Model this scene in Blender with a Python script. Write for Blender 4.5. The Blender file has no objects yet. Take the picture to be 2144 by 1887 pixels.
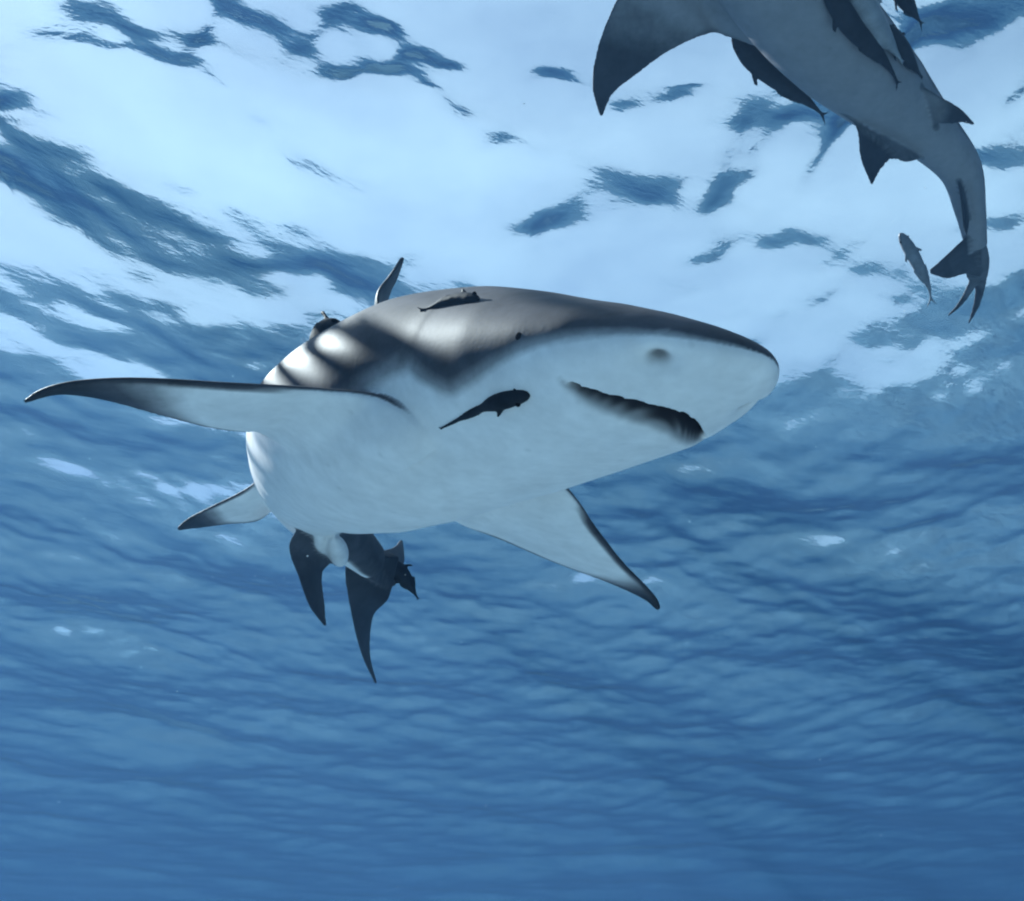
import bpy, bmesh, math, random
import numpy as np
from mathutils import Vector, Matrix

# ------------------------------------------------------------------ camera
W, H = 2144.0, 1887.0          # photograph's pixels, used to turn pixels into directions
FPX = 2000.0                   # focal length in those pixels
CAM = Vector((0.0, 0.0, 5.0))  # seabed z = 0, mean water level z = 9
SEA = 9.0
PITCH, ROLL = math.radians(34.5), math.radians(-1.5)
sc = bpy.context.scene
cam_d = bpy.data.cameras.new('camera'); cam = bpy.data.objects.new('camera', cam_d)
sc.collection.objects.link(cam); sc.camera = cam
cam_d.sensor_width = 36.0; cam_d.lens = 36.0 * FPX / W; cam_d.clip_start = 0.02; cam_d.clip_end = 3000.0
_f = Vector((0, math.cos(PITCH), math.sin(PITCH))); _r0 = Vector((1, 0, 0)); _u0 = _r0.cross(_f)
_u = _u0 * math.cos(ROLL) - _r0 * math.sin(ROLL); _r = _r0 * math.cos(ROLL) + _u0 * math.sin(ROLL)
cam.matrix_world = Matrix(((_r.x, _u.x, -_f.x, CAM.x), (_r.y, _u.y, -_f.y, CAM.y), (_r.z, _u.z, -_f.z, CAM.z), (0, 0, 0, 1)))
def P(px, py, d):
    """point seen at photo pixel (px,py), d metres along the view axis"""
    return CAM + _f * d + _r * ((px - W / 2) / FPX * d) + _u * ((H / 2 - py) / FPX * d)

# ------------------------------------------------------------------ sky, sun, exposure
SUN_EL, SUN_AZ = math.radians(46.4), math.radians(-62.0)     # azimuth from +Y towards +X
world = bpy.data.worlds.new('World'); sc.world = world; world.use_nodes = True
wn = world.node_tree; wn.nodes.clear()
wo = wn.nodes.new('ShaderNodeOutputWorld'); wb = wn.nodes.new('ShaderNodeBackground'); ws = wn.nodes.new('ShaderNodeTexSky')
ws.sky_type = 'NISHITA'; ws.sun_disc = False; ws.sun_elevation = SUN_EL; ws.sun_rotation = SUN_AZ
ws.air_density = 1.0; ws.dust_density = 0.4; ws.ozone_density = 2.0
wb.inputs['Strength'].default_value = 0.05
wt = wn.nodes.new('ShaderNodeTexCoord'); wm = wn.nodes.new('ShaderNodeMapping'); wm.inputs['Scale'].default_value = (1.6, 1.6, 4.0)
wz = wn.nodes.new('ShaderNodeTexNoise'); wz.inputs['Scale'].default_value = 1.7; wz.inputs['Detail'].default_value = 6.0; wz.inputs['Roughness'].default_value = 0.55
wr = wn.nodes.new('ShaderNodeMapRange'); wr.inputs[1].default_value = 0.3; wr.inputs[2].default_value = 0.75; wr.inputs[3].default_value = 0.25; wr.inputs[4].default_value = 0.75
wx = wn.nodes.new('ShaderNodeMixRGB'); wx.inputs[2].default_value = (6.0, 8.0, 9.2, 1)      # thin high cloud over the whole sky
wn.links.new(wt.outputs['Generated'], wm.inputs[0]); wn.links.new(wm.outputs[0], wz.inputs['Vector']); wn.links.new(wz.outputs[0], wr.inputs[0])
wn.links.new(wr.outputs[0], wx.inputs[0]); wn.links.new(ws.outputs[0], wx.inputs[1])
wn.links.new(wx.outputs[0], wb.inputs[0]); wn.links.new(wb.outputs[0], wo.inputs[0])
sun_d = bpy.data.lights.new('sun', 'SUN'); sun_d.energy = 5.0; sun_d.angle = math.radians(0.25); sun_d.color = (1.0, 0.96, 0.9)
sun = bpy.data.objects.new('sun', sun_d); sc.collection.objects.link(sun)
SUNV = Vector((math.sin(SUN_AZ) * math.cos(SUN_EL), math.cos(SUN_AZ) * math.cos(SUN_EL), math.sin(SUN_EL)))
sun.rotation_euler = SUNV.to_track_quat('Z', 'Y').to_euler(); sun.location = (0, 0, 30)
sc.view_settings.view_transform = 'Standard'; sc.view_settings.look = 'None'
sc.view_settings.exposure = 1.95; sc.view_settings.gamma = 1.0; sc.view_settings.use_curve_mapping = False
cy = sc.cycles
cy.max_bounces = 8; cy.diffuse_bounces = 2; cy.glossy_bounces = 3; cy.transmission_bounces = 2; cy.volume_bounces = 1
cy.filter_width = 2.1; cy.transparent_max_bounces = 8; cy.use_denoising = True; cy.caustics_reflective = True; cy.sample_clamp_indirect = 4.0

# ------------------------------------------------------------------ helpers
def mat(name):
    m = bpy.data.materials.new(name); m.use_nodes = True; nt = m.node_tree; nt.nodes.clear()
    out = nt.nodes.new('ShaderNodeOutputMaterial')
    def N(t, **kw):
        n = nt.nodes.new(t)
        for k, v in kw.items():
            if hasattr(n, k): setattr(n, k, v)
            else: n.inputs[k.replace('_', ' ')].default_value = v
        return n
    return m, nt, out, N, nt.links.new
def mesh_obj(name, verts, faces, m, parent=None, smooth=True):
    me = bpy.data.meshes.new(name); me.from_pydata(verts, [], faces); me.update()
    if smooth: me.polygons.foreach_set('use_smooth', [True] * len(me.polygons))
    o = bpy.data.objects.new(name, me); sc.collection.objects.link(o); me.materials.append(m)
    if parent is not None: o.parent = parent; o.matrix_parent_inverse = parent.matrix_world.inverted()
    return o
def grid_mesh(name, X, Y, Z, m):
    ny, nx = X.shape; me = bpy.data.meshes.new(name)
    co = np.stack([X, Y, Z], -1).reshape(-1, 3).astype(np.float32)
    i = np.arange((ny - 1) * (nx - 1)); a = (i // (nx - 1)) * nx + i % (nx - 1)
    q = np.stack([a, a + 1, a + nx + 1, a + nx], -1).astype(np.int32)
    me.vertices.add(len(co)); me.vertices.foreach_set('co', co.ravel())
    me.loops.add(q.size); me.loops.foreach_set('vertex_index', q.ravel())
    me.polygons.add(len(q)); me.polygons.foreach_set('loop_start', np.arange(len(q), dtype=np.int32) * 4)
    me.polygons.foreach_set('use_smooth', np.ones(len(q), dtype=bool))
    me.update(calc_edges=True); me.materials.append(m)
    o = bpy.data.objects.new(name, me); sc.collection.objects.link(o); return o

# ------------------------------------------------------------------ seabed
m, nt, out, N, L = mat('sand')
tc = N('ShaderNodeTexCoord'); n1 = N('ShaderNodeTexNoise', Scale=0.25, Detail=6.0); L(tc.outputs['Object'], n1.inputs['Vector'])
cr = N('ShaderNodeValToRGB'); cr.color_ramp.elements[0].color = (0.50, 0.50, 0.47, 1); cr.color_ramp.elements[1].color = (0.68, 0.68, 0.64, 1)
cr.color_ramp.elements[0].position = 0.35; cr.color_ramp.elements[1].position = 0.65
L(n1.outputs[0], cr.inputs[0]); b = N('ShaderNodeBsdfDiffuse'); L(cr.outputs[0], b.inputs[0]); L(b.outputs[0], out.inputs[0])
M_SAND = m
g = np.linspace(-1, 1, 121); gx = np.sign(g) * (np.abs(g) ** 2.2) * 400
X, Y = np.meshgrid(gx, gx)
Z = 0.18 * np.sin(X * 0.31 + 1.3 * np.sin(Y * 0.17)) * np.cos(Y * 0.23 + 0.7) + 0.1 * np.sin(X * 0.9 + Y * 0.4)
seabed = grid_mesh('seabed', X, Y, Z, M_SAND); seabed['kind'] = 'structure'; seabed['label'] = 'pale sandy seabed under the open water'

# ------------------------------------------------------------------ water surface
m, nt, out, N, L = mat('water_skin')
fr = N('ShaderNodeFresnel', IOR=1.333); tr = N('ShaderNodeBsdfTransparent'); gl = N('ShaderNodeBsdfGlossy', Roughness=0.06)
tc = N('ShaderNodeTexCoord'); mp = N('ShaderNodeMapping'); mp.vector_type = 'TEXTURE'; mp.inputs['Rotation'].default_value = (0, 0, math.radians(31)); mp.inputs['Scale'].default_value = (2.4, 1.0, 1.0)
nz = N('ShaderNodeTexNoise', Scale=8.0, Detail=4.0, Roughness=0.6); bp = N('ShaderNodeBump', Strength=1.0, Distance=0.0075)
L(tc.outputs['Object'], mp.inputs[0]); L(mp.outputs[0], nz.inputs['Vector']); L(nz.outputs[0], bp.inputs['Height'])
L(bp.outputs[0], fr.inputs['Normal']); L(bp.outputs[0], gl.inputs['Normal'])
mx = N('ShaderNodeMixShader'); L(fr.outputs[0], mx.inputs[0]); L(tr.outputs[0], mx.inputs[1]); L(gl.outputs[0], mx.inputs[2]); L(mx.outputs[0], out.inputs[0])
M_WATER = m
def stretch(lo, hi, c0, c1, step, grow, f0, f1):
    core = np.arange(c0, c1 + step / 2, step); core = np.sort(np.concatenate([core[(core < f0) | (core > f1)], np.arange(f0, f1, 0.008)]))
    a = [c1]; s = step
    while a[-1] < hi: s *= grow; a.append(a[-1] + s)
    b_ = [c0]; s = step
    while b_[-1] > lo: s *= grow; b_.append(b_[-1] - s)
    return np.concatenate([np.array(b_[1:])[::-1], core, np.array(a[1:])])
xs = stretch(-260, 260, -4.0, 4.0, 0.022, 1.014, -3.5, -2.64)  # last pair: fine patch added out of frame, on the sun's way to the shark
ys = stretch(-120, 400, 0.5, 9.0, 0.022, 1.010, 2.0, 2.84)
X, Y = np.meshgrid(xs, ys)
print('water grid', X.shape)
rng = np.random.default_rng(11)
Zw = np.zeros_like(X); DX = np.zeros_like(X); DY = np.zeros_like(X)
WDIR = math.radians(120)         # direction the waves travel
SP = np.maximum(np.gradient(xs)[None, :], np.gradient(ys)[:, None])
for k in range(126):
    lam = 0.16 * (5.0 / 0.16) ** rng.random() if k < 90 else 0.05 * (0.11 / 0.05) ** rng.random()     # extra short ripples, only in the unseen patch meshed fine to dapple the sunlight
    th = WDIR + rng.normal(0, 0.42) * (1.9 if lam < 0.9 else 1.0)
    kk = 2 * math.pi / lam; slope = 0.021 * (1.0 if lam > 0.4 else 0.75) if k < 90 else 0.034
    amp = slope / kk; ph = rng.random() * 6.283
    fade = np.clip((lam / SP - (2.5 if k < 90 else 5.0)) / 3.0, 0, 1)
    arg = kk * (X * math.cos(th) + Y * math.sin(th)) + ph
    Zw += fade * amp * np.sin(arg)
    DX += fade * 0.8 * amp * math.cos(th) * np.cos(arg); DY += fade * 0.8 * amp * math.sin(th) * np.cos(arg)
# the long steep wave faces that the photograph shows as dark streaks: pixel paths laid on the water plane
def on_sea(px, py):
    d = P(px, py, 1.0) - CAM; t = (SEA - CAM.z) / d.z; return np.array([CAM.x + d.x * t, CAM.y + d.y * t]), t * d.length
FACES = [([(0, 95), (60, 75), (110, 70), (200, 120), (300, 130), (380, 150), (420, 185), (480, 220), (540, 280), (620, 345), (720, 385), (790, 395), (850, 430)], 13),
    ([(95, 45), (180, 45), (260, 60), (340, 75)], 26), ([(455, 0), (520, 40), (600, 60)], 30), ([(570, 110), (660, 140), (720, 180), (760, 220)], 34), ([(740, 140), (800, 170), (900, 220), (1010, 265)], 17),
    ([(830, 110), (900, 140), (960, 165)], 13), ([(700, 0), (760, 40), (830, 75)], 15), ([(1100, 170), (1150, 185), (1200, 190)], 13), ([(835, 330), (900, 380), (960, 430), (1060, 465), (1180, 500), (1260, 520)], 20),
    ([(940, 340), (1040, 350), (1100, 385)], 27), ([(990, 290), (1100, 325), (1160, 360), (1260, 375), (1300, 400)], 9), ([(1090, 450), (1200, 450), (1350, 440), (1450, 450)], 42), ([(1450, 440), (1600, 420), (1750, 400), (1900, 380), (2050, 350)], 38),
    ([(1300, 250), (1350, 280)], 11), ([(1370, 235), (1460, 210)], 11), ([(1540, 265), (1640, 280), (1750, 285), (1900, 290)], 15), ([(0, 190), (40, 230)], 28), ([(80, 290), (200, 310)], 6),
    ([(-60, 300), (70, 370), (160, 420), (240, 460), (310, 530), (400, 570)], 22), ([(-60, 370), (90, 440), (200, 500)], 28), ([(400, 530), (560, 550), (700, 560), (800, 590)], 18), ([(1300, 580), (1500, 560), (1700, 540), (1900, 570)], 30),
    ([(1960, 20), (2060, 50), (2160, 40)], 55), ([(1560, 340), (1700, 330), (1800, 345)], 14), ([(360, 365), (460, 355)], 8), ([(2000, 480), (2150, 500)], 22), ([(-150, 260), (-60, 330), (60, 430)], 24)]
ZF = np.zeros_like(Zw)
for fi, (pl, hw) in enumerate(FACES):
    q = [on_sea(*p) for p in pl]; pts = np.array([a for a, _ in q]); w = hw / FPX * np.mean([b_ for _, b_ in q]) * (1.75 if hw < 19 else 1.5)
    lo = pts.min(0) - 14 * w; hi = pts.max(0) + 14 * w
    ix = np.where((xs > lo[0]) & (xs < hi[0]))[0]; iy = np.where((ys > lo[1]) & (ys < hi[1]))[0]
    sl = np.ix_(iy, ix); gx_, gy_ = X[sl], Y[sl]
    best = np.full(gx_.shape, 1e9); ov = np.zeros(gx_.shape); sd = np.zeros(gx_.shape); al = np.zeros(gx_.shape)
    seg = np.linalg.norm(np.diff(pts, axis=0), axis=1); cum = np.concatenate([[0], np.cumsum(seg)]); tot = cum[-1]
    for i in range(len(pts) - 1):
        a, b_ = pts[i], pts[i + 1]; ab = b_ - a; ln = seg[i]; tt = ((gx_ - a[0]) * ab[0] + (gy_ - a[1]) * ab[1]) / ln ** 2
        tc_ = np.clip(tt, 0, 1); ddx = gx_ - a[0] - ab[0] * tc_; ddy = gy_ - a[1] - ab[1] * tc_; di = np.hypot(ddx, ddy)
        nx_, ny_ = -ab[1] / ln, ab[0] / ln
        if nx_ * a[0] + ny_ * a[1] < 0: nx_, ny_ = -nx_, -ny_
        up_ = di < best; best = np.where(up_, di, best); perp = (gx_ - a[0]) * nx_ + (gy_ - a[1]) * ny_
        end_ = ((tt < 0) & (i == 0)) | ((tt > 1) & (i == len(pts) - 2))
        sd = np.where(up_, np.where(end_, perp, np.sign(ddx * nx_ + ddy * ny_) * di), sd); ov = np.where(up_, np.where(end_, np.maximum(-tt, tt - 1) * ln, 0), ov); al = np.where(up_, cum[i] + tc_ * ln, al)
    damp = np.exp(-(best / (2.0 * w)) ** 2)
    wob = 0.22 * w * damp * (np.sin(al / w * 0.9 + fi) + 0.7 * np.sin(al / w * 2.1 + 2 * fi) + 0.4 * np.sin(al / w * 4.3 + fi * 3))
    ww = w * (1.0 + 0.35 * damp * np.sin(al / w * 0.55 + fi * 1.7)); e = np.minimum(al, tot - al) / tot
    el_ = math.degrees(math.asin((SEA - CAM.z) / np.mean([b_ for _, b_ in q]))); S_ = (1.3 if hw < 19 else 1.0) * (0.08 + 0.13 * min(1, max(0, (el_ - 42) / 3)) + max(0.03, math.tan(math.radians(el_ - 41.4)) + 0.04)) * np.clip(e * 5.0 + 0.3, 0, 1); xi = (sd + wob) / ww
    ZF[sl] += S_ * ww * 0.886 * (np.tanh(1.2 * xi) - np.tanh(1.2 * (xi - 4.5) / 3.6)) * np.exp(-np.clip(np.abs(xi) / 9.0, 0, 6) ** 2) * 0.9 * np.exp(-(ov / (2.2 * w)) ** 2)
for _ in range(2):                                                   # round off the joints
    for ax in (0, 1): ZF = sum(np.roll(ZF, k_, ax) for k_ in (-2, -1, 0, 1, 2)) / 5
Zw += ZF
water = grid_mesh('water_surface', X + DX, Y + DY, SEA + Zw, M_WATER)
water['kind'] = 'structure'; water['label'] = 'rippled water surface seen from below'

# ------------------------------------------------------------------ animals: tools
from mathutils.kdtree import KDTree
from mathutils.bvhtree import BVHTree
def CV(x, y, toward): return _r * x + _u * y - _f * toward        # direction given as image right / image up / towards the lens
def smooth(a, b, x): t = np.clip((x - a) / (b - a), 0, 1); return t * t * (3 - 2 * t)
def spline(pts, n):
    """Catmull-Rom through pts, resampled evenly by arc length; rows = points"""
    p = np.array(pts, float); q = np.vstack([2 * p[0] - p[1], p, 2 * p[-1] - p[-2]])
    o = []
    for i in range(1, len(q) - 2):
        for t in np.linspace(0, 1, 40, endpoint=False):
            a, b, c, d = q[i - 1], q[i], q[i + 1], q[i + 2]
            o.append(0.5 * (2 * b + (c - a) * t + (2 * a - 5 * b + 4 * c - d) * t * t + (3 * b - a - 3 * c + d) * t ** 3))
    o.append(q[-2]); o = np.array(o)
    s = np.concatenate([[0], np.cumsum(np.linalg.norm(np.diff(o[:, :3], axis=0), axis=1))])
    u = np.linspace(0, s[-1], n) if np.isscalar(n) else np.asarray(n)
    return u, np.stack([np.interp(u, s, o[:, k]) for k in range(o.shape[1])], 1)
def shell(rows):
    """closed tube from rows of points (R x K x 3): quads and two end caps"""
    R, K = rows.shape[:2]; v = rows.reshape(-1, 3); f = []
    for i in range(R - 1):
        for j in range(K):
            f.append((i * K + j, i * K + (j + 1) % K, (i + 1) * K + (j + 1) % K, (i + 1) * K + j))
    f.append(tuple(range(K - 1, -1, -1))); f.append(tuple((R - 1) * K + j for j in range(K)))
    return v, f
def fin(lead, trail, t_root, t_tip, up, rows=44, cols=18, flare=1.8, tip_dark=0.55, edge=1.0, under=0.0, top=0.9, e0=.16):
    """fin between a leading and a trailing edge given root to tip; returns verts, faces, darkness"""
    _, le = spline(lead, rows); _, tr = spline(trail, rows)
    c = 0.5 - 0.5 * np.cos(np.linspace(0, math.pi, cols)); th = 2.2 * np.sqrt(c) * (1 - c) ** 0.8 + 0.12 * np.sin(c * math.pi) ; th /= th.max()
    V, D = [], []
    for i in range(rows):
        v = i / (rows - 1); a, b = le[i], tr[i]; ch = b - a
        span = le[min(i + 1, rows - 1)] + tr[min(i + 1, rows - 1)] - le[max(i - 1, 0)] - tr[max(i - 1, 0)]
        n = np.cross(ch, span); n /= np.linalg.norm(n) + 1e-9
        if np.dot(n, up) < 0: n = -n
        t = (t_tip + (t_root - t_tip) * (1 - v) ** 1.3) * (1 + (flare - 1) * math.exp(-v * 14))
        k = np.linalg.norm(ch); t = min(t, 0.3 * k + 0.002)
        mid = a[None] + ch[None] * c[:, None]
        hi = mid + n[None] * (t * np.maximum(th, 0.28))[:, None]; lo = (mid - n[None] * (t * np.maximum(th, 0.28))[:, None])[::-1]
        V.append(np.vstack([hi, lo]))
        w = edge * np.maximum(smooth(0.10 - 0.06 * (1 - v), 0.0, c) , smooth(0.90 + 0.05 * (1 - v), 1.0, c)) * smooth(e0, e0 + .2, np.full_like(c, v))
        und = np.maximum(np.maximum(under, w), smooth(tip_dark, min(1.0, tip_dark + 0.38), v + 0.10 * (c - 0.5)))
        tp = np.maximum(top, und); D.append(np.concatenate([tp * 0.85 + 0.15 * smooth(tip_dark, 1, v), (und)[::-1]]))
    vv, ff = shell(np.array(V)); return vv, ff, np.concatenate(D)
class Shark:
    """bent tube body along a spine given in world points, with its own frame at every station"""
    def __init__(self, pts, ups, prof, seg=112, head_step=0.004, nsnap=None):
        L, _ = spline(pts, 2); total = L[-1]
        s = np.unique(np.concatenate([np.linspace(0, 0.012, 6), [.0835, .084, .0855, .0875], np.arange(0.012, 0.34, head_step), np.arange(0.34, total, 0.012), [total]]))
        _, c = spline(pts, s); _, u = spline([list(p) + list(w) for p, w in zip(pts, ups)], s); u = u[:, 3:]
        T = np.gradient(c, s, axis=0); k = np.ones(9) / 9
        T = np.stack([np.convolve(np.pad(T[:, i], 4, 'edge'), k, 'valid') for i in range(3)], 1)
        T = -T / np.linalg.norm(T, axis=1)[:, None]                 # forward = towards the snout
        d = u - (u * T).sum(1)[:, None] * T; d /= np.linalg.norm(d, axis=1)[:, None]
        self.s, self.c, self.T, self.d, self.t = s, c, T, d, np.cross(d, T)     # t = the shark's left
        pr = np.array(prof); ks = np.linspace(0, total, 600)
        def pf(i):
            y = np.interp(ks, pr[:, 0], pr[:, i]); kk = np.exp(-np.linspace(-2, 2, 13) ** 2); kk /= kk.sum()
            ysm = np.convolve(np.pad(y, 6, 'edge'), kk, 'valid'); b_ = smooth(0.0, 0.05, ks); return np.interp(s, ks, y * (1 - b_) + ysm * b_)
        self.w, self.hu, self.hd = pf(1), pf(2), pf(3)
        self.seg = seg
    def at(self, s, y=0.0, z=0.0, side=None):
        """world point at station s, y to the shark's left, z up; with side=angle (deg from dorsal, + left) a point on the skin"""
        i = lambda a: np.array([np.interp(s, self.s, a[:, k]) for k in range(3)])
        if side is not None:
            a = math.radians(side); y = np.interp(s, self.s, self.w) * math.sin(a) * (1 - z if False else 1)
            zz = math.cos(a); z = zz * np.interp(s, self.s, self.hu if zz > 0 else self.hd)
        return i(self.c) + i(self.t) * y + i(self.d) * z
    def build(self, mouth=None, belly=(82, 106), nostril=True, gills=True, belly_wave=None):
        ph = np.linspace(0, 2 * math.pi, self.seg, endpoint=False)
        # more segments underneath, where the mouth is
        ph = ph + 0.28 * np.sin(ph)
        S = self.s[:, None] * np.ones_like(ph)[None]
        sn, cs = np.sin(ph)[None], np.cos(ph)[None]; n = np.where(cs > 0, 1.95 - 0.53 * smooth(.3, .75, S), 2.25)
        sy = np.sign(sn) * np.abs(sn) ** (2 / n); sz = np.sign(cs) * np.abs(cs) ** (2 / n)
        if mouth:                                                        # bend the mesh lines so that one of them is the lip
            y0 = self.w[:, None] * sy; S = S + mouth[1] * y0 ** 2 * smooth(0.12, -0.35, cs) * smooth(0.0, 0.07, S) * smooth(0.46, 0.20, S)
        ip = lambda a: np.stack([np.interp(S, self.s, a[:, q_]) for q_ in range(3)], -1)
        Cc, Tt, Dd = ip(self.c), ip(self.t), ip(self.d); W_, HU, HD = (np.interp(S, self.s, a) for a in (self.w, self.hu, self.hd))
        Yl = W_ * sy; Zl = np.where(sz > 0, HU, HD) * sz; S0 = self.s[:, None] * np.ones_like(S)
        ang = np.degrees(np.arccos(np.clip(cs, -1, 1))) * np.ones_like(S)
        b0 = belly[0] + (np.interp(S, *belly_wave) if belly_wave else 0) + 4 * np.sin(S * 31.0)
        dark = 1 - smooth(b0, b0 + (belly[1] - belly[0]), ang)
        if gills: dark = np.maximum(dark, 0.34 * np.exp(-((S - .45) / .05) ** 2 - ((ang - 100) / 18) ** 2))  # painted shade of the hollow at the pectoral fold, no slits modelled
        inn = np.zeros_like(S)
        if mouth:
            x0, kq, yw, gap, dep, drop = mouth
            yy = np.abs(Yl); su = x0 + (S - S0); g = gap * np.clip(1 - (yy / yw) ** 2, 0, 1) ** 0.9
            q = (S - su) / np.maximum(g, 1e-4)                         # 0 at the upper lip, 1 at the lower lip
            vent = (Zl < 0) & (yy < yw)
            inside = vent & (q > 0) & (q < 1)
            prof = np.where(q < 0.30, smooth(0.0, 0.12, q), smooth(1.02, 0.30, q) ** 1.0) * np.clip(g / (gap * 0.6), 0, 1)
            Zl = Zl + np.where(inside, dep * prof, 0)
            inn = np.zeros_like(S)
            # lower jaw hangs a little, upper lip slightly proud
            lat_ = np.clip(1 - (yy / yw) ** 2, 0, 1) ** 0.8
            jaw = (Zl < 0.01) * lat_ * np.where(q < 1, smooth(0.45, 1.0, q) * (q > 0), np.exp(-np.maximum(S - su - g, 0) / 0.20))
            inn = np.where(inside, np.maximum(inn, np.maximum(smooth(0.93, 0.80, q), 0.6 * smooth(1.05, 0.95, q))), inn)
            Zl = Zl - drop * jaw - 0.006 * vent * np.exp(-((S - su) / 0.012) ** 2) * (q <= 0) * np.clip(1 - (yy / yw) ** 2, 0, 1)
        if nostril:
            for sg in (-1, 1):
                r = ((S0 - 0.046) / 0.008) ** 2 + ((Yl - sg * 0.066) / 0.013) ** 2
                w_ = (Zl < 0) * np.exp(-r); Zl = Zl + 0.016 * w_; inn = np.maximum(inn, 0.8 * smooth(0.45, 0.9, w_))
        P3 = Cc + Tt * Yl[..., None] + Dd * Zl[..., None]
        v, f = shell(P3); return v, f, (0.72 * dark).ravel(), inn.ravel()
def fuse(name, parts, voxel, m, parent, its=12, sig=.0045):
    """one continuous skin out of overlapping closed shells; carries the colour fields over to the new skin"""
    V, F, D, I = [], [], [], []; n = 0
    for p in parts:
        v, f, d = p[0], p[1], p[2]; V.append(v); F += [tuple(i + n for i in q) for q in f]; D.append(d); I.append(p[3] if len(p) > 3 else np.zeros(len(v))); n += len(v)
    V = np.vstack(V); D = np.concatenate(D); I = np.concatenate(I)
    tmp = mesh_obj(name + '_tmp', V.tolist(), F, m)
    bm = bmesh.new(); bm.from_mesh(tmp.data); bmesh.ops.recalc_face_normals(bm, faces=bm.faces); bm.to_mesh(tmp.data); bm.free()
    r = tmp.modifiers.new('r', 'REMESH'); r.mode = 'VOXEL'; r.voxel_size = voxel; r.use_smooth_shade = True
    q = tmp.modifiers.new('s', 'SMOOTH'); q.iterations = its; q.factor = 0.5
    dg = bpy.context.evaluated_depsgraph_get(); me = bpy.data.meshes.new_from_object(tmp.evaluated_get(dg))
    bpy.data.objects.remove(tmp); me.name = name
    kd = KDTree(len(V))
    for i, c in enumerate(V): kd.insert(c, i)
    kd.balance()
    co = np.empty(len(me.vertices) * 3, np.float32); me.vertices.foreach_get('co', co); co = co.reshape(-1, 3)
    nb = [kd.find_n(c, 10) for c in co]; idx = np.array([[h[1] for h in q] for q in nb]); dd = np.array([[h[2] for h in q] for q in nb])
    wt = np.exp(-(dd / max(1.6 * voxel, sig)) ** 2) + 1e-6; wt /= wt.sum(1, keepdims=True)
    for nm, arr in (('dark', D), ('inner', I)):
        a = me.attributes.new(nm, 'FLOAT', 'POINT'); val = (arr[idx] * wt).sum(1).astype(np.float32)
        a.data.foreach_set('value', val)
    me.materials.clear(); me.materials.append(m)
    me.polygons.foreach_set('use_smooth', [True] * len(me.polygons))
    o = bpy.data.objects.new(name, me); sc.collection.objects.link(o); o.parent = parent
    if parent is not None: o.matrix_parent_inverse = parent.matrix_world.inverted()
    print(name, len(me.vertices)); return o
def thing(name, label, cat, loc, group=None):
    o = bpy.data.objects.new(name, None); sc.collection.objects.link(o); o.location = loc; o.empty_display_size = 0.1
    o['label'] = label; o['category'] = cat
    if group: o['group'] = group
    bpy.context.view_layer.update(); return o
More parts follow.
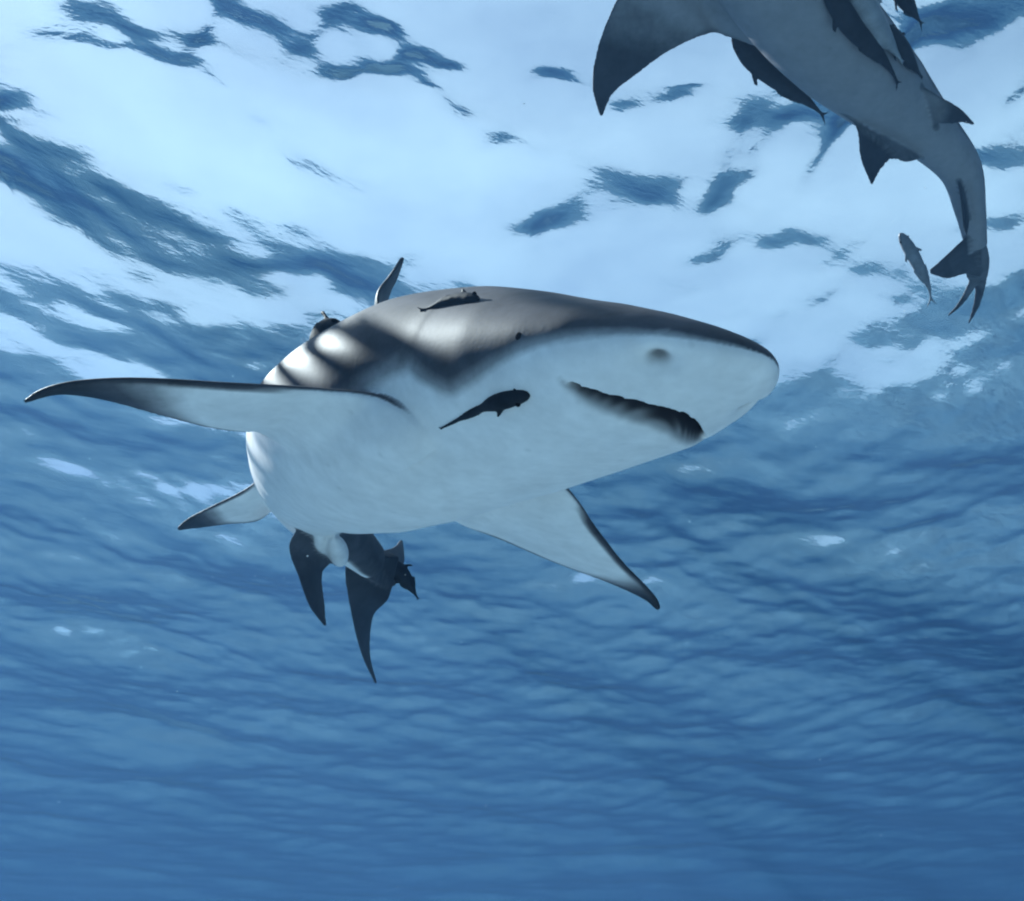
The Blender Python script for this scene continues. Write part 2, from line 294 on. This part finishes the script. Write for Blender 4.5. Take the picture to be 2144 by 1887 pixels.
def skin(name, back, belly, tip, rough=0.6, spec=0.2):
    m, nt, out, N, L = mat(name)
    ad = N('ShaderNodeAttribute', attribute_name='dark'); ai = N('ShaderNodeAttribute', attribute_name='inner')
    tc = N('ShaderNodeTexCoord'); n1 = N('ShaderNodeTexNoise', Scale=7.0, Detail=5.0, Roughness=0.6); n2 = N('ShaderNodeTexNoise', Scale=60.0, Detail=3.0)
    L(tc.outputs['Object'], n1.inputs['Vector']); L(tc.outputs['Object'], n2.inputs['Vector'])
    ma = N('ShaderNodeMath', operation='MULTIPLY_ADD'); ma.inputs[1].default_value = 0.14; L(n1.outputs[0], ma.inputs[0])
    sb = N('ShaderNodeMath', operation='SUBTRACT'); sb.inputs[1].default_value = 0.07; L(ad.outputs['Fac'], ma.inputs[2]); L(ma.outputs[0], sb.inputs[0])
    cr = N('ShaderNodeValToRGB'); e = cr.color_ramp.elements
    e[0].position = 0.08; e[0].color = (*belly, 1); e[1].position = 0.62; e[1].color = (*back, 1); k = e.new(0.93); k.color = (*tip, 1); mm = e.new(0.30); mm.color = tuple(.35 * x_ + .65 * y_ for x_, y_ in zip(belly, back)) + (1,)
    L(sb.outputs[0], cr.inputs[0])
    mr = N('ShaderNodeMapRange'); mr.inputs[1].default_value = 0.3; mr.inputs[2].default_value = 0.7; mr.inputs[3].default_value = 0.95; mr.inputs[4].default_value = 1.03
    L(n2.outputs[0], mr.inputs[0]); mu = N('ShaderNodeVectorMath', operation='SCALE'); L(cr.outputs[0], mu.inputs[0]); L(mr.outputs[0], mu.inputs['Scale'])
    n4 = N('ShaderNodeTexNoise', Scale=16.0, Detail=7.0, Roughness=0.68); L(tc.outputs['Object'], n4.inputs['Vector'])
    m4 = N('ShaderNodeMapRange'); m4.inputs[1].default_value = 0.32; m4.inputs[2].default_value = 0.68; m4.inputs[3].default_value = 0.55; m4.inputs[4].default_value = 1.45; L(n4.outputs[0], m4.inputs[0])
    one = N('ShaderNodeMath', operation='SUBTRACT'); one.inputs[1].default_value = 1.0; L(m4.outputs[0], one.inputs[0])
    wd = N('ShaderNodeMapRange'); wd.inputs[1].default_value = 0.0; wd.inputs[2].default_value = 0.6; wd.inputs[3].default_value = 0.2; wd.inputs[4].default_value = 1.0; L(ad.outputs['Fac'], wd.inputs[0])
    mo = N('ShaderNodeMath', operation='MULTIPLY_ADD'); mo.inputs[2].default_value = 1.0; L(one.outputs[0], mo.inputs[0]); L(wd.outputs[0], mo.inputs[1])   # mottling, strong on the back, faint on the belly
    vo = N('ShaderNodeTexVoronoi', Scale=26.0); L(tc.outputs['Object'], vo.inputs['Vector'])
    vs = N('ShaderNodeMapRange'); vs.inputs[1].default_value = 0.05; vs.inputs[2].default_value = 0.12; vs.inputs[3].default_value = 0.90; vs.inputs[4].default_value = 1.0; L(vo.outputs['Distance'], vs.inputs[0])   # small freckles
    mp2 = N('ShaderNodeMath', operation='MULTIPLY'); L(mo.outputs[0], mp2.inputs[0]); L(vs.outputs[0], mp2.inputs[1])
    mu2 = N('ShaderNodeVectorMath', operation='SCALE'); L(mu.outputs[0], mu2.inputs[0]); L(mp2.outputs[0], mu2.inputs['Scale']); mu = mu2
    mi = N('ShaderNodeMixRGB'); mi.inputs[2].default_value = (0.012, 0.006, 0.007, 1); L(ai.outputs['Fac'], mi.inputs[0]); L(mu.outputs[0], mi.inputs[1])
    b = N('ShaderNodeBsdfPrincipled', Roughness=rough); b.inputs['Specular IOR Level'].default_value = spec
    L(mi.outputs[0], b.inputs['Base Color'])
    bp = N('ShaderNodeBump', Strength=0.3, Distance=0.0003); n3 = N('ShaderNodeTexNoise', Scale=220.0, Detail=2.0); L(tc.outputs['Object'], n3.inputs['Vector'])
    L(n3.outputs[0], bp.inputs['Height']); L(bp.outputs[0], b.inputs['Normal']); L(b.outputs[0], out.inputs[0]); return m
PP = lambda *a: np.array(P(*a))
PROF = [(0, .006, .004, .004), (.008, .028, .011, .011), (.02, .047, .018, .017), (.04, .069, .027, .025), (.08, .096, .042, .038), (.13, .118, .058, .056), (.18, .130, .071, .068),
        (.25, .142, .090, .086), (.35, .150, .114, .112), (.50, .157, .140, .142), (.65, .160, .150, .156), (.80, .153, .144, .154), (1.0, .132, .122, .130),
        (1.2, .106, .102, .100), (1.4, .078, .078, .074), (1.6, .050, .054, .050), (1.75, .032, .042, .036), (1.9, .020, .034, .026), (2.3, .010, .012, .012)]

# ------------------------------------------------------------------ shark with the open mouth
M_SKIN_A = skin('shark_skin', (0.072, 0.068, 0.078), (0.84, 0.80, 0.79), (0.018, 0.020, 0.028))
sp = [PP(1612, 748, .81), PP(1340, 785, .92), PP(1075, 818, 1.09), PP(890, 850, 1.21), PP(768, 886, 1.38), PP(704, 930, 1.58), PP(668, 997, 1.79), PP(672, 1062, 1.98), PP(728, 1128, 2.15), PP(778, 1178, 2.28)]
h0, h1 = CV(.08, .945, -.30), CV(.50, .84, -.12)
ups = [h0 + (h1 - h0) * k for k in (0, 0, .1, .25, .5, .75, 1, 1, 1, 1)]
A = Shark(sp, ups, PROF, seg=200, head_step=.0026)
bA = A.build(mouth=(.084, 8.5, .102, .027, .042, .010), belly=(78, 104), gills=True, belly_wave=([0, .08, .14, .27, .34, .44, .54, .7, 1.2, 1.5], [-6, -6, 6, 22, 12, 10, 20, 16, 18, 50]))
upA = np.array(h0)
def on_skin(S, px, py, lift=0.0):
    """the point of the bare body seen at a photo pixel, raised by lift metres towards the lens"""
    best = None
    for s in np.arange(.05, 1.3, .012):
        for a in range(-180, 180, 4):
            p = S.at(s, side=a); v = Vector(p) - CAM; z = v.dot(_f); x = W / 2 + FPX * v.dot(_r) / z; y = H / 2 - FPX * v.dot(_u) / z
            e = math.hypot(x - px, y - py)
            if e < 14 and (best is None or z + e * .002 < best[0]): best = (z + e * .002, z)
    return PP(px, py, (best[1] if best else 1.2) - lift)
fA = []
# right pectoral (stretches to the left of the picture); its base spreads into a fold towards the throat
fA.append(fin([on_skin(A, 925, 920, -.010), on_skin(A, 880, 890, .008), on_skin(A, 830, 850, .016), on_skin(A, 765, 825, .026), PP(640, 815, 1.015), PP(470, 803, .97), PP(300, 793, .93), PP(180, 797, .905), PP(100, 813, .895), PP(46, 842, .89)],
              [on_skin(A, 800, 985, -.028), on_skin(A, 720, 975, -.020), on_skin(A, 630, 952, -.006), PP(548, 905, 1.19), PP(505, 902, 1.15), PP(440, 895, 1.09), PP(330, 868, 1.03), PP(215, 838, .97), PP(120, 826, .92), PP(46, 844, .893)],
              .021, .004, upA, rows=110, cols=30, flare=1.0, tip_dark=.55, edge=.9, e0=.36))
# left pectoral
fA.append(fin([A.at(.43, side=112) + (A.at(.43) - A.at(.43, side=112)) * .25, PP(1196, 1034, 1.20), PP(1250, 1108, 1.27), PP(1305, 1178, 1.36), PP(1348, 1222, 1.43), PP(1376, 1255, 1.48), PP(1384, 1276, 1.50)],
              [A.at(.68, side=118) + (A.at(.68) - A.at(.68, side=118)) * .25, PP(945, 1082, 1.40), PP(1050, 1128, 1.45), PP(1160, 1176, 1.48), PP(1270, 1218, 1.50), PP(1345, 1252, 1.51), PP(1374, 1277, 1.505)],
              .018, .005, upA, rows=80, cols=26, flare=2.0, tip_dark=.60, edge=.95))
# pelvic fins
upB = np.array(h1)
fA.append(fin([A.at(1.08, side=-128) * .7 + A.at(1.08) * .3, PP(508, 1028, 1.70), PP(440, 1062, 1.70), PP(395, 1085, 1.71), PP(370, 1107, 1.72)],
              [A.at(1.24, side=-140) * .7 + A.at(1.24) * .3, PP(545, 1088, 1.86), PP(475, 1098, 1.83), PP(420, 1106, 1.78), PP(374, 1111, 1.73)], .010, .004, upB, rows=64, cols=30, tip_dark=.45, edge=.9))
fA.append(fin([A.at(1.12, side=150) * .6 + A.at(1.12) * .4, PP(606, 1135, 1.80), PP(626, 1210, 1.81), PP(648, 1270, 1.82), PP(680, 1312, 1.83)],
              [A.at(1.26, side=140) * .6 + A.at(1.26) * .4, PP(708, 1158, 1.92), PP(676, 1200, 1.90), PP(680, 1262, 1.87), PP(684, 1311, 1.835)], .010, .004, np.array(CV(-.6, .2, .8)) * -1, rows=64, cols=30, tip_dark=.22, edge=.9))
# first dorsal fin
fA.append(fin([A.at(.74, z=.10), A.at(.80, z=.155), PP(790, 622, 1.52), PP(818, 575, 1.58), PP(843, 537, 1.64)],
              [A.at(1.0, z=.08), A.at(1.0, z=.132), PP(812, 628, 1.74), PP(829, 590, 1.70), PP(845, 540, 1.65)], .012, .004, np.array(CV(1, 0, 0)), rows=30, cols=14, tip_dark=.7, under=.75, top=.75))
# second dorsal, anal
fA.append(fin([A.at(1.40, z=.05), A.at(1.42, z=.085), A.at(1.50, z=.14)], [A.at(1.52, z=.04), A.at(1.53, z=.06), A.at(1.53, z=.135)], .006, .004, np.array(CV(1, 0, 0)), rows=16, cols=10, under=.8, top=.8))
fA.append(fin([A.at(1.42, z=-.045), A.at(1.44, z=-.08), A.at(1.51, z=-.14)], [A.at(1.52, z=-.03), A.at(1.54, z=-.055), A.at(1.54, z=-.135)], .006, .004, np.array(CV(1, 0, 0)), rows=16, cols=10, under=.5, top=.5))
# tail: lower lobe, upper lobe
fA.append(fin([PP(742, 1140, 2.22), PP(722, 1195, 2.30), PP(736, 1290, 2.36), PP(757, 1370, 2.42), PP(786, 1432, 2.48)],
              [PP(835, 1165, 2.38), PP(815, 1250, 2.44), PP(782, 1290, 2.46), PP(775, 1365, 2.47), PP(789, 1431, 2.49)], .011, .004, np.array(CV(-1, 0, 0)), rows=36, cols=14, tip_dark=.05, under=.9, top=.9))
fA.append(fin([PP(745, 1130, 2.22), PP(790, 1150, 2.35), PP(822, 1146, 2.50), PP(838, 1130, 2.66)],
              [PP(765, 1210, 2.32), PP(822, 1230, 2.45), PP(846, 1180, 2.58), PP(844, 1136, 2.67)], .012, .004, np.array(CV(-1, 0, 0)), rows=30, cols=14, tip_dark=.75, under=.72, top=.72))
for cx_, cy_ in ((668, 1138), (700, 1150)):                          # claspers between the pelvic fins
    rr = []
    a_ = np.array(P(cx_, cy_ - 22, 1.80)); b_ = np.array(P(cx_ + 14, cy_ + 30, 1.97)); ax_ = b_ - a_; ax_ /= np.linalg.norm(ax_); e1 = np.cross(ax_, np.array(_f)); e1 /= np.linalg.norm(e1); e2 = np.cross(ax_, e1)
    for q_ in np.linspace(0, 1, 16):
        r_ = .021 * math.sqrt(max(.02, 1 - (2 * q_ - 1) ** 2)); rr.append([a_ + (b_ - a_) * q_ + (e1 * math.cos(t_) + e2 * math.sin(t_)) * r_ for t_ in np.linspace(0, 6.2832, 16, endpoint=False)])
    v_, f_ = shell(np.array(rr)); fA.append((v_, f_, np.full(len(v_), .05)))
base = P(800, 1105, 1.30)
SHARK_A = thing('shark', 'large grey shark with pale belly and open mouth, pectoral fins spread wide', 'shark', base)
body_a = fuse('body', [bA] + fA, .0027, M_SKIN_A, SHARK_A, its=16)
ey = skin('eye_gloss', (0.01, 0.01, 0.012), (0.01, 0.01, 0.012), (0.01, 0.01, 0.012), rough=0.7, spec=.0)
def eye(owner, S, s, side, r):
    p = S.at(s, side=side); c = S.at(s); n = p - c; n /= np.linalg.norm(n); f = np.array([np.interp(s, S.s, S.T[:, k]) for k in range(3)])
    bm = bmesh.new(); bmesh.ops.create_uvsphere(bm, u_segments=20, v_segments=12, radius=r)
    rot = Vector(n).to_track_quat('Z', 'Y').to_matrix().to_4x4()
    bmesh.ops.transform(bm, matrix=Matrix.Translation(Vector(p - n * r * 0.75)) @ rot @ Matrix.Diagonal((1, 1, .8, 1)), verts=bm.verts)
    me = bpy.data.meshes.new('eye'); bm.to_mesh(me); bm.free(); me.materials.append(ey); me.polygons.foreach_set('use_smooth', [True] * len(me.polygons))
    o = bpy.data.objects.new('eye', me); sc.collection.objects.link(o); o.parent = owner; o.matrix_parent_inverse = owner.matrix_world.inverted(); return o
for sd in (-90, 90): eye(SHARK_A, A, .175, sd, .0075)

# ------------------------------------------------------------------ second shark, swimming away above, belly shade put into its skin colour
M_SKIN_B = skin('dusky_shark_skin', (0.11, 0.11, 0.12), (0.26, 0.25, 0.265), (0.022, 0.024, 0.032))  # belly colour darkened to stand in for its backlit shade
spB = [PP(1359, -379, 1.93), PP(1439, -286, 2.0), PP(1526, -176, 2.11), PP(1584, -106, 2.19), PP(1666, -4, 2.30), PP(1756, 94, 2.42), PP(1852, 186, 2.56), PP(1944, 274, 2.68), PP(2010, 352, 2.77), PP(2032, 440, 2.84), PP(2044, 515, 2.90)]
up0 = Vector((0.10, 0.0, 1.0)); upT = Vector((0.45, 0.1, 1.0))
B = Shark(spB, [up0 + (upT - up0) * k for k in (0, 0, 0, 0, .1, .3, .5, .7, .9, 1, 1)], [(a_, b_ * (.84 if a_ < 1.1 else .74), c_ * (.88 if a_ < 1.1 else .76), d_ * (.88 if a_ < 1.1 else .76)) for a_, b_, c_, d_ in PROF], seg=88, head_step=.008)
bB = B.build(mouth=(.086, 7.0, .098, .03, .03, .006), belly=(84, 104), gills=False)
uz = np.array([0, 0, 1.0]); fB = []
def rootB(s, a, k=.3): return B.at(s, side=a) * (1 - k) + B.at(s) * k
# pectoral that shows, and its twin above the frame: which side is which follows from the frame of the spine
sgn = 1.0 if np.dot(B.at(.5, y=.1) - B.at(.5), np.array(_r)) < 0 else -1.0
fB.append(fin([rootB(.46, sgn * 112), PP(1385, -140, 2.20), PP(1318, -50, 2.26), PP(1270, 45, 2.32), PP(1245, 125, 2.37), PP(1240, 185, 2.41), PP(1256, 243, 2.45)],
              [rootB(.70, sgn * 118), PP(1528, 78, 2.42), PP(1480, 72, 2.40), PP(1400, 108, 2.42), PP(1335, 155, 2.44), PP(1285, 196, 2.45), PP(1262, 243, 2.455)], .018, .0055, uz, rows=110, cols=32, tip_dark=.40, edge=.7, under=.10))
def mirror(p, s0=.55):
    q = B.at(s0); t = np.array([np.interp(s0, B.s, B.t[:, k]) for k in range(3)]); return np.array(p) - 2 * np.dot(np.array(p) - q, t) * t
fB.append(fin([rootB(.46, -sgn * 112)] + [mirror(p) for p in (PP(1385, -140, 2.20), PP(1318, -50, 2.26), PP(1270, 45, 2.32), PP(1240, 185, 2.41), PP(1256, 243, 2.45))],
              [rootB(.70, -sgn * 118)] + [mirror(p) for p in (PP(1528, 78, 2.42), PP(1480, 72, 2.40), PP(1400, 108, 2.42), PP(1335, 155, 2.44), PP(1262, 243, 2.455))], .018, .005, uz, rows=50, cols=18, tip_dark=.40, edge=.7, under=.10))
# pelvic fins
fB.append(fin([rootB(1.06, sgn * 125), PP(1757, 224, 2.50), PP(1793, 268, 2.52), PP(1801, 330, 2.55), PP(1824, 387, 2.58)],
              [rootB(1.28, sgn * 140), PP(1900, 340, 2.63), PP(1868, 334, 2.62), PP(1846, 354, 2.60), PP(1828, 386, 2.585)], .011, .004, uz, rows=36, cols=16, tip_dark=.30, edge=.9, under=.5))
fB.append(fin([rootB(1.06, -sgn * 140), PP(1915, 178, 2.47), PP(1970, 203, 2.48), PP(2012, 228, 2.50), PP(2040, 260, 2.52)],
              [rootB(1.22, -sgn * 140), PP(1960, 262, 2.56), PP(1990, 260, 2.56), PP(2015, 258, 2.545), PP(2040, 262, 2.525)], .010, .004, uz, rows=30, cols=14, tip_dark=.35, edge=.9, under=.35))
# dorsal, second dorsal, anal
tB = B.t[len(B.t) // 2]
fB.append(fin([B.at(.72, z=.10), B.at(.80, z=.155), B.at(.98, z=.36)], [B.at(1.0, z=.08), B.at(1.0, z=.135), B.at(1.03, z=.355)], .012, .004, tB, rows=26, cols=12, under=.8, top=.8))
fB.append(fin([B.at(1.42, z=.05), B.at(1.44, z=.085), B.at(1.52, z=.13)], [B.at(1.54, z=.03), B.at(1.55, z=.06), B.at(1.55, z=.125)], .006, .004, tB, rows=16, cols=10, under=.8, top=.8))
fB.append(fin([B.at(1.40, z=-.05), B.at(1.42, z=-.08), B.at(1.52, z=-.125)], [B.at(1.52, z=-.03), B.at(1.56, z=-.05), B.at(1.57, z=-.12)], .006, .004, tB, rows=18, cols=10, under=.95, top=.95, tip_dark=.1))
# caudal: upper lobe sweeps down the picture, lower lobe short towards the left
fB.append(fin([PP(2058, 488, 2.87), PP(2072, 540, 2.93), PP(2066, 590, 3.00), PP(2052, 640, 3.07), PP(2030, 678, 3.13)],
              [PP(2022, 500, 2.87), PP(2022, 575, 2.97), PP(2040, 600, 3.03), PP(2036, 640, 3.08), PP(2026, 676, 3.13)], .013, .004, np.array(_r), rows=36, cols=14, tip_dark=.3, under=.75, top=.75))
fB.append(fin([PP(2040, 560, 2.96), PP(2024, 600, 3.0), PP(2005, 636, 3.03), PP(1984, 660, 3.06)], [PP(2050, 592, 3.0), PP(2036, 612, 3.02), PP(2014, 640, 3.04), PP(1986, 663, 3.065)], .006, .004, np.array(_r), rows=20, cols=10, tip_dark=.2, under=.8, top=.8))
fB.append(fin([PP(2040, 482, 2.86), PP(2005, 512, 2.86), PP(1972, 543, 2.88), PP(1946, 566, 2.90)], [PP(2052, 580, 2.97), PP(2020, 574, 2.95), PP(1984, 584, 2.94), PP(1948, 574, 2.92)], .012, .005, np.array(_u), rows=26, cols=14, tip_dark=.3, under=.85, top=.85))
SHARK_B = thing('shark', 'dusky shark with shaded grey belly swimming away just under the bright water surface', 'shark', P(1740, 150, 2.35))
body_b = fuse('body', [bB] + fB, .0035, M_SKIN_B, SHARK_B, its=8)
for sd in (-72, 72): eye(SHARK_B, B, .135, sd, .013)

# ------------------------------------------------------------------ remoras
M_REM = skin('remora_skin', (0.022, 0.025, 0.032), (0.05, 0.055, 0.065), (0.014, 0.016, 0.022), rough=.65, spec=.1)
M_REM_P = skin('pale_remora_skin', (0.16, 0.165, 0.18), (0.42, 0.42, 0.44), (0.05, 0.05, 0.06), rough=.35)
dg = bpy.context.evaluated_depsgraph_get()
BVH = {}
for nm, o in (('a', body_a), ('b', body_b)): BVH[nm] = BVHTree.FromPolygons([v.co for v in o.data.vertices], [p.vertices[:] for p in o.data.polygons])
def skin_depth(nm, px, py):
    d = (P(px, py, 1.0) - CAM); L_ = d.length; h = BVH[nm].ray_cast(CAM, d / L_)
    return None if h[0] is None else h[3] / L_
def remora(path, width, m, label, host=None, depth=None, lift=.5, fork=.16, dark=.8, prof=None, group='remoras travelling with the sharks', flat=.8):
    """path head to tail in photo pixels, width in pixels; rides on the host's skin or hangs at a depth of its own"""
    pts = []
    if depth is None:
        ds = [skin_depth(host, *q) for q in path]; ok = [x for x in ds if x is not None]
        ds = [x if x is not None else (ok[0] if i < len(path) / 2 else ok[-1]) for i, x in enumerate(ds)]
    else: ds = list(np.linspace(depth[0], depth[1], len(path)))
    zm = float(np.mean(ds)); wm = width / FPX * zm / 2
    pts = [PP(q[0], q[1], z - (wm * lift if depth is None else 0)) for q, z in zip(path, ds)]
    L_, c = spline(pts, 40); u = np.linspace(0, 1, 40)
    T = np.gradient(c, axis=0); T /= np.linalg.norm(T, axis=1)[:, None]
    view = np.array(_f); lat = np.cross(T, view); lat /= np.linalg.norm(lat, axis=1)[:, None]; nor = np.cross(lat, T)
    r = np.interp(u, [0, .02, .08, .2, .35, .5, .7, .88, .95, 1], [.12, .42, .72, .95, 1, .9, .6, .24, .16, .15]) * wm
    if prof: r = np.interp(u, *prof) * wm
    a = np.linspace(0, 2 * math.pi, 20, endpoint=False)
    rows = c[:, None] + lat[:, None] * (r[:, None] * np.cos(a)[None])[..., None] + nor[:, None] * (flat * r[:, None] * np.sin(a)[None])[..., None]
    v, f = shell(rows); parts = [(v, f, np.full(len(v), dark))]
    te, tt, tl = c[-1], T[-1], lat[-1]; k = L_[-1] * fork
    th = max(.0022, wm * .14)
    for sg in (-1, 1):
        tip = te + tt * k * .75 + tl * sg * k * .55
        v, f, d = fin([te - tt * k * .35 + tl * sg * wm * .08, te + tl * sg * k * .2 + tt * k * .15, tip], [te + tt * k * .05, te + tt * k * .32 + tl * sg * k * .12, tip + tt * k * .03], th, th * .6, nor[-1], rows=14, cols=8, flare=1.0, under=dark, top=dark)
        parts.append((v, f, np.minimum(d, dark)))
        b0, b1 = c[19], c[29]                                       # second dorsal and anal fin
        v, f, d = fin([b0 + lat[19] * sg * r[19] * .6, b0 + (T[19] * .6 + lat[19] * sg * 1.25) * r[19]], [b1 + lat[29] * sg * r[29] * .6, b1 + lat[29] * sg * r[29] * 1.35], th, th * .6, nor[24], rows=8, cols=8, flare=1.0, under=dark, top=dark)
        parts.append((v, f, np.minimum(d, dark)))
        p0 = c[9] + lat[9] * sg * r[9] * .7                        # pectoral
        v, f, d = fin([p0, p0 + (lat[9] * sg * .9 + T[9] * 1.3) * r[9]], [c[12] + lat[12] * sg * r[12] * .7, p0 + (lat[9] * sg * .8 + T[9] * 1.9) * r[9]], th, th * .6, nor[9], rows=8, cols=8, flare=1.0, under=dark, top=dark)
        parts.append((v, f, np.minimum(d, dark)))
    root = thing('remora', label, 'remora', Vector(c[8]), group)
    fuse('body', parts, max(.0016, th * .75), m, root, its=4)
    for sg in (-1, 1):
        bm = bmesh.new(); bmesh.ops.create_uvsphere(bm, u_segments=10, v_segments=8, radius=max(.0025, wm * .16))
        me = bpy.data.meshes.new('eye'); bmesh.ops.translate(bm, vec=Vector(c[4] + lat[4] * sg * r[4] * .92 - nor[4] * r[4] * .2), verts=bm.verts); bm.to_mesh(me); bm.free(); me.materials.append(ey)
        o = bpy.data.objects.new('eye', me); sc.collection.objects.link(o); o.parent = root; o.matrix_parent_inverse = root.matrix_world.inverted()
    return root
remora([(1108, 826), (1070, 834), (1030, 846), (985, 866), (950, 884), (924, 897)], 40, M_REM, 'small dark remora clinging under the open-mouthed shark\'s throat', 'a', lift=.15, fork=.05, prof=([0, .03, .1, .22, .36, .46, .6, 1], [.3, .62, .85, 1, .85, .5, .36, .17]))
remora([(1004, 628), (970, 629), (940, 634), (908, 642), (884, 649)], 34, M_REM, 'black remora lying on the sunlit back of the open-mouthed shark', 'a', lift=.3)
remora([(712, 700), (688, 706), (668, 718), (656, 744)], 78, M_REM, 'dark remora half hidden behind the flank of the open-mouthed shark, above its raised fin', depth=(1.50, 1.62))
remora([(808, 1178), (836, 1196), (858, 1226), (874, 1252)], 34, M_REM, 'slim dark remora trailing from the open-mouthed shark\'s tail fin', depth=(2.42, 2.50), fork=.12)
remora([(1535, 70), (1572, 118), (1612, 152), (1660, 188), (1700, 220), (1722, 240)], 50, M_REM, 'dark leaf-shaped remora along the shaded shark\'s side, behind its broad pectoral fin', depth=(2.42, 2.62), fork=.12)
remora([(1722, -70), (1752, 5), (1790, 62), (1835, 108), (1866, 148), (1878, 172)], 48, M_REM, 'long dark remora stuck to the shaded shark\'s belly, its tail between the pelvic fins', 'b', fork=.08)
remora([(1775, -60), (1802, 0), (1835, 52), (1866, 96), (1888, 128)], 54, M_REM_P, 'pale grey remora pressed between darker remoras on the shaded shark', 'b', lift=.9, fork=.08, dark=.3)
remora([(1852, 56), (1872, 82), (1895, 112), (1918, 146), (1930, 162)], 40, M_REM, 'short black remora at the edge of the shaded shark, pointing at its small pelvic fin', 'b', lift=.9, fork=.06)
remora([(1862, -50), (1890, -8), (1910, 22), (1928, 48)], 40, M_REM, 'dark remora swimming free of the shaded shark, forked tail against pale water', depth=(2.35, 2.45), fork=.18)
remora([(1884, 488), (1908, 528), (1930, 570), (1945, 602), (1949, 626)], 28, M_REM_P, 'slate grey remora with forked tail beside the shaded shark\'s tail fin', depth=(2.80, 2.86), fork=.16, dark=.5)

# ------------------------------------------------------------------ drifting specks in the water
rs = np.random.default_rng(5); bm = bmesh.new()
for i in range(260):
    d_ = 0.7 + 5.0 * rs.random() ** 0.7; p = P(rs.uniform(-300, 2450), rs.uniform(-300, 2200), d_)
    if p.z > SEA - .25 or p.z < .3: continue
    r_ = (0.0004 + 0.0008 * rs.random() ** 2) * (0.6 + d_ * .5)
    bmesh.ops.create_icosphere(bm, subdivisions=1, radius=r_, matrix=Matrix.Translation(p) @ Matrix.Rotation(rs.random() * 6, 4, 'X') @ Matrix.Diagonal((1, rs.uniform(.4, 1), rs.uniform(.4, 1.3), 1)))
me = bpy.data.meshes.new('plankton'); bm.to_mesh(me); bm.free()
m, nt, out, N, L = mat('speck'); df = N('ShaderNodeBsdfDiffuse'); df.inputs[0].default_value = (.7, .7, .66, 1); L(df.outputs[0], out.inputs[0]); me.materials.append(m)
o = bpy.data.objects.new('plankton', me); sc.collection.objects.link(o); o['kind'] = 'stuff'; o['label'] = 'tiny pale specks drifting in the blue water'; o['category'] = 'plankton'

# ------------------------------------------------------------------ haze (the body of water itself)
m, nt, out, N, L = mat('water_haze')
pv = N('ShaderNodeVolumePrincipled'); pv.inputs['Color'].default_value = (0.0224, 0.0447, 0.0788, 1); pv.inputs['Density'].default_value = 0.170
pv.inputs['Anisotropy'].default_value = 0.2; pv.inputs['Absorption Color'].default_value = (0.1993, 0.3671, 0.4988, 1)
L(pv.outputs[0], out.inputs['Volume'])
z0, z1, r = -1.5, SEA + 1.0, 420.0
hv = [(-r, -r, z0), (r, -r, z0), (r, r, z0), (-r, r, z0), (-r, -r, z1), (r, -r, z1), (r, r, z1), (-r, r, z1)]
hf = [(3, 2, 1, 0), (4, 5, 6, 7), (0, 1, 5, 4), (1, 2, 6, 5), (2, 3, 7, 6), (3, 0, 4, 7)]
haze = mesh_obj('haze', hv, hf, m, smooth=False); haze['kind'] = 'stuff'; haze['label'] = 'clear blue sea water filling the scene'; haze['category'] = 'water'
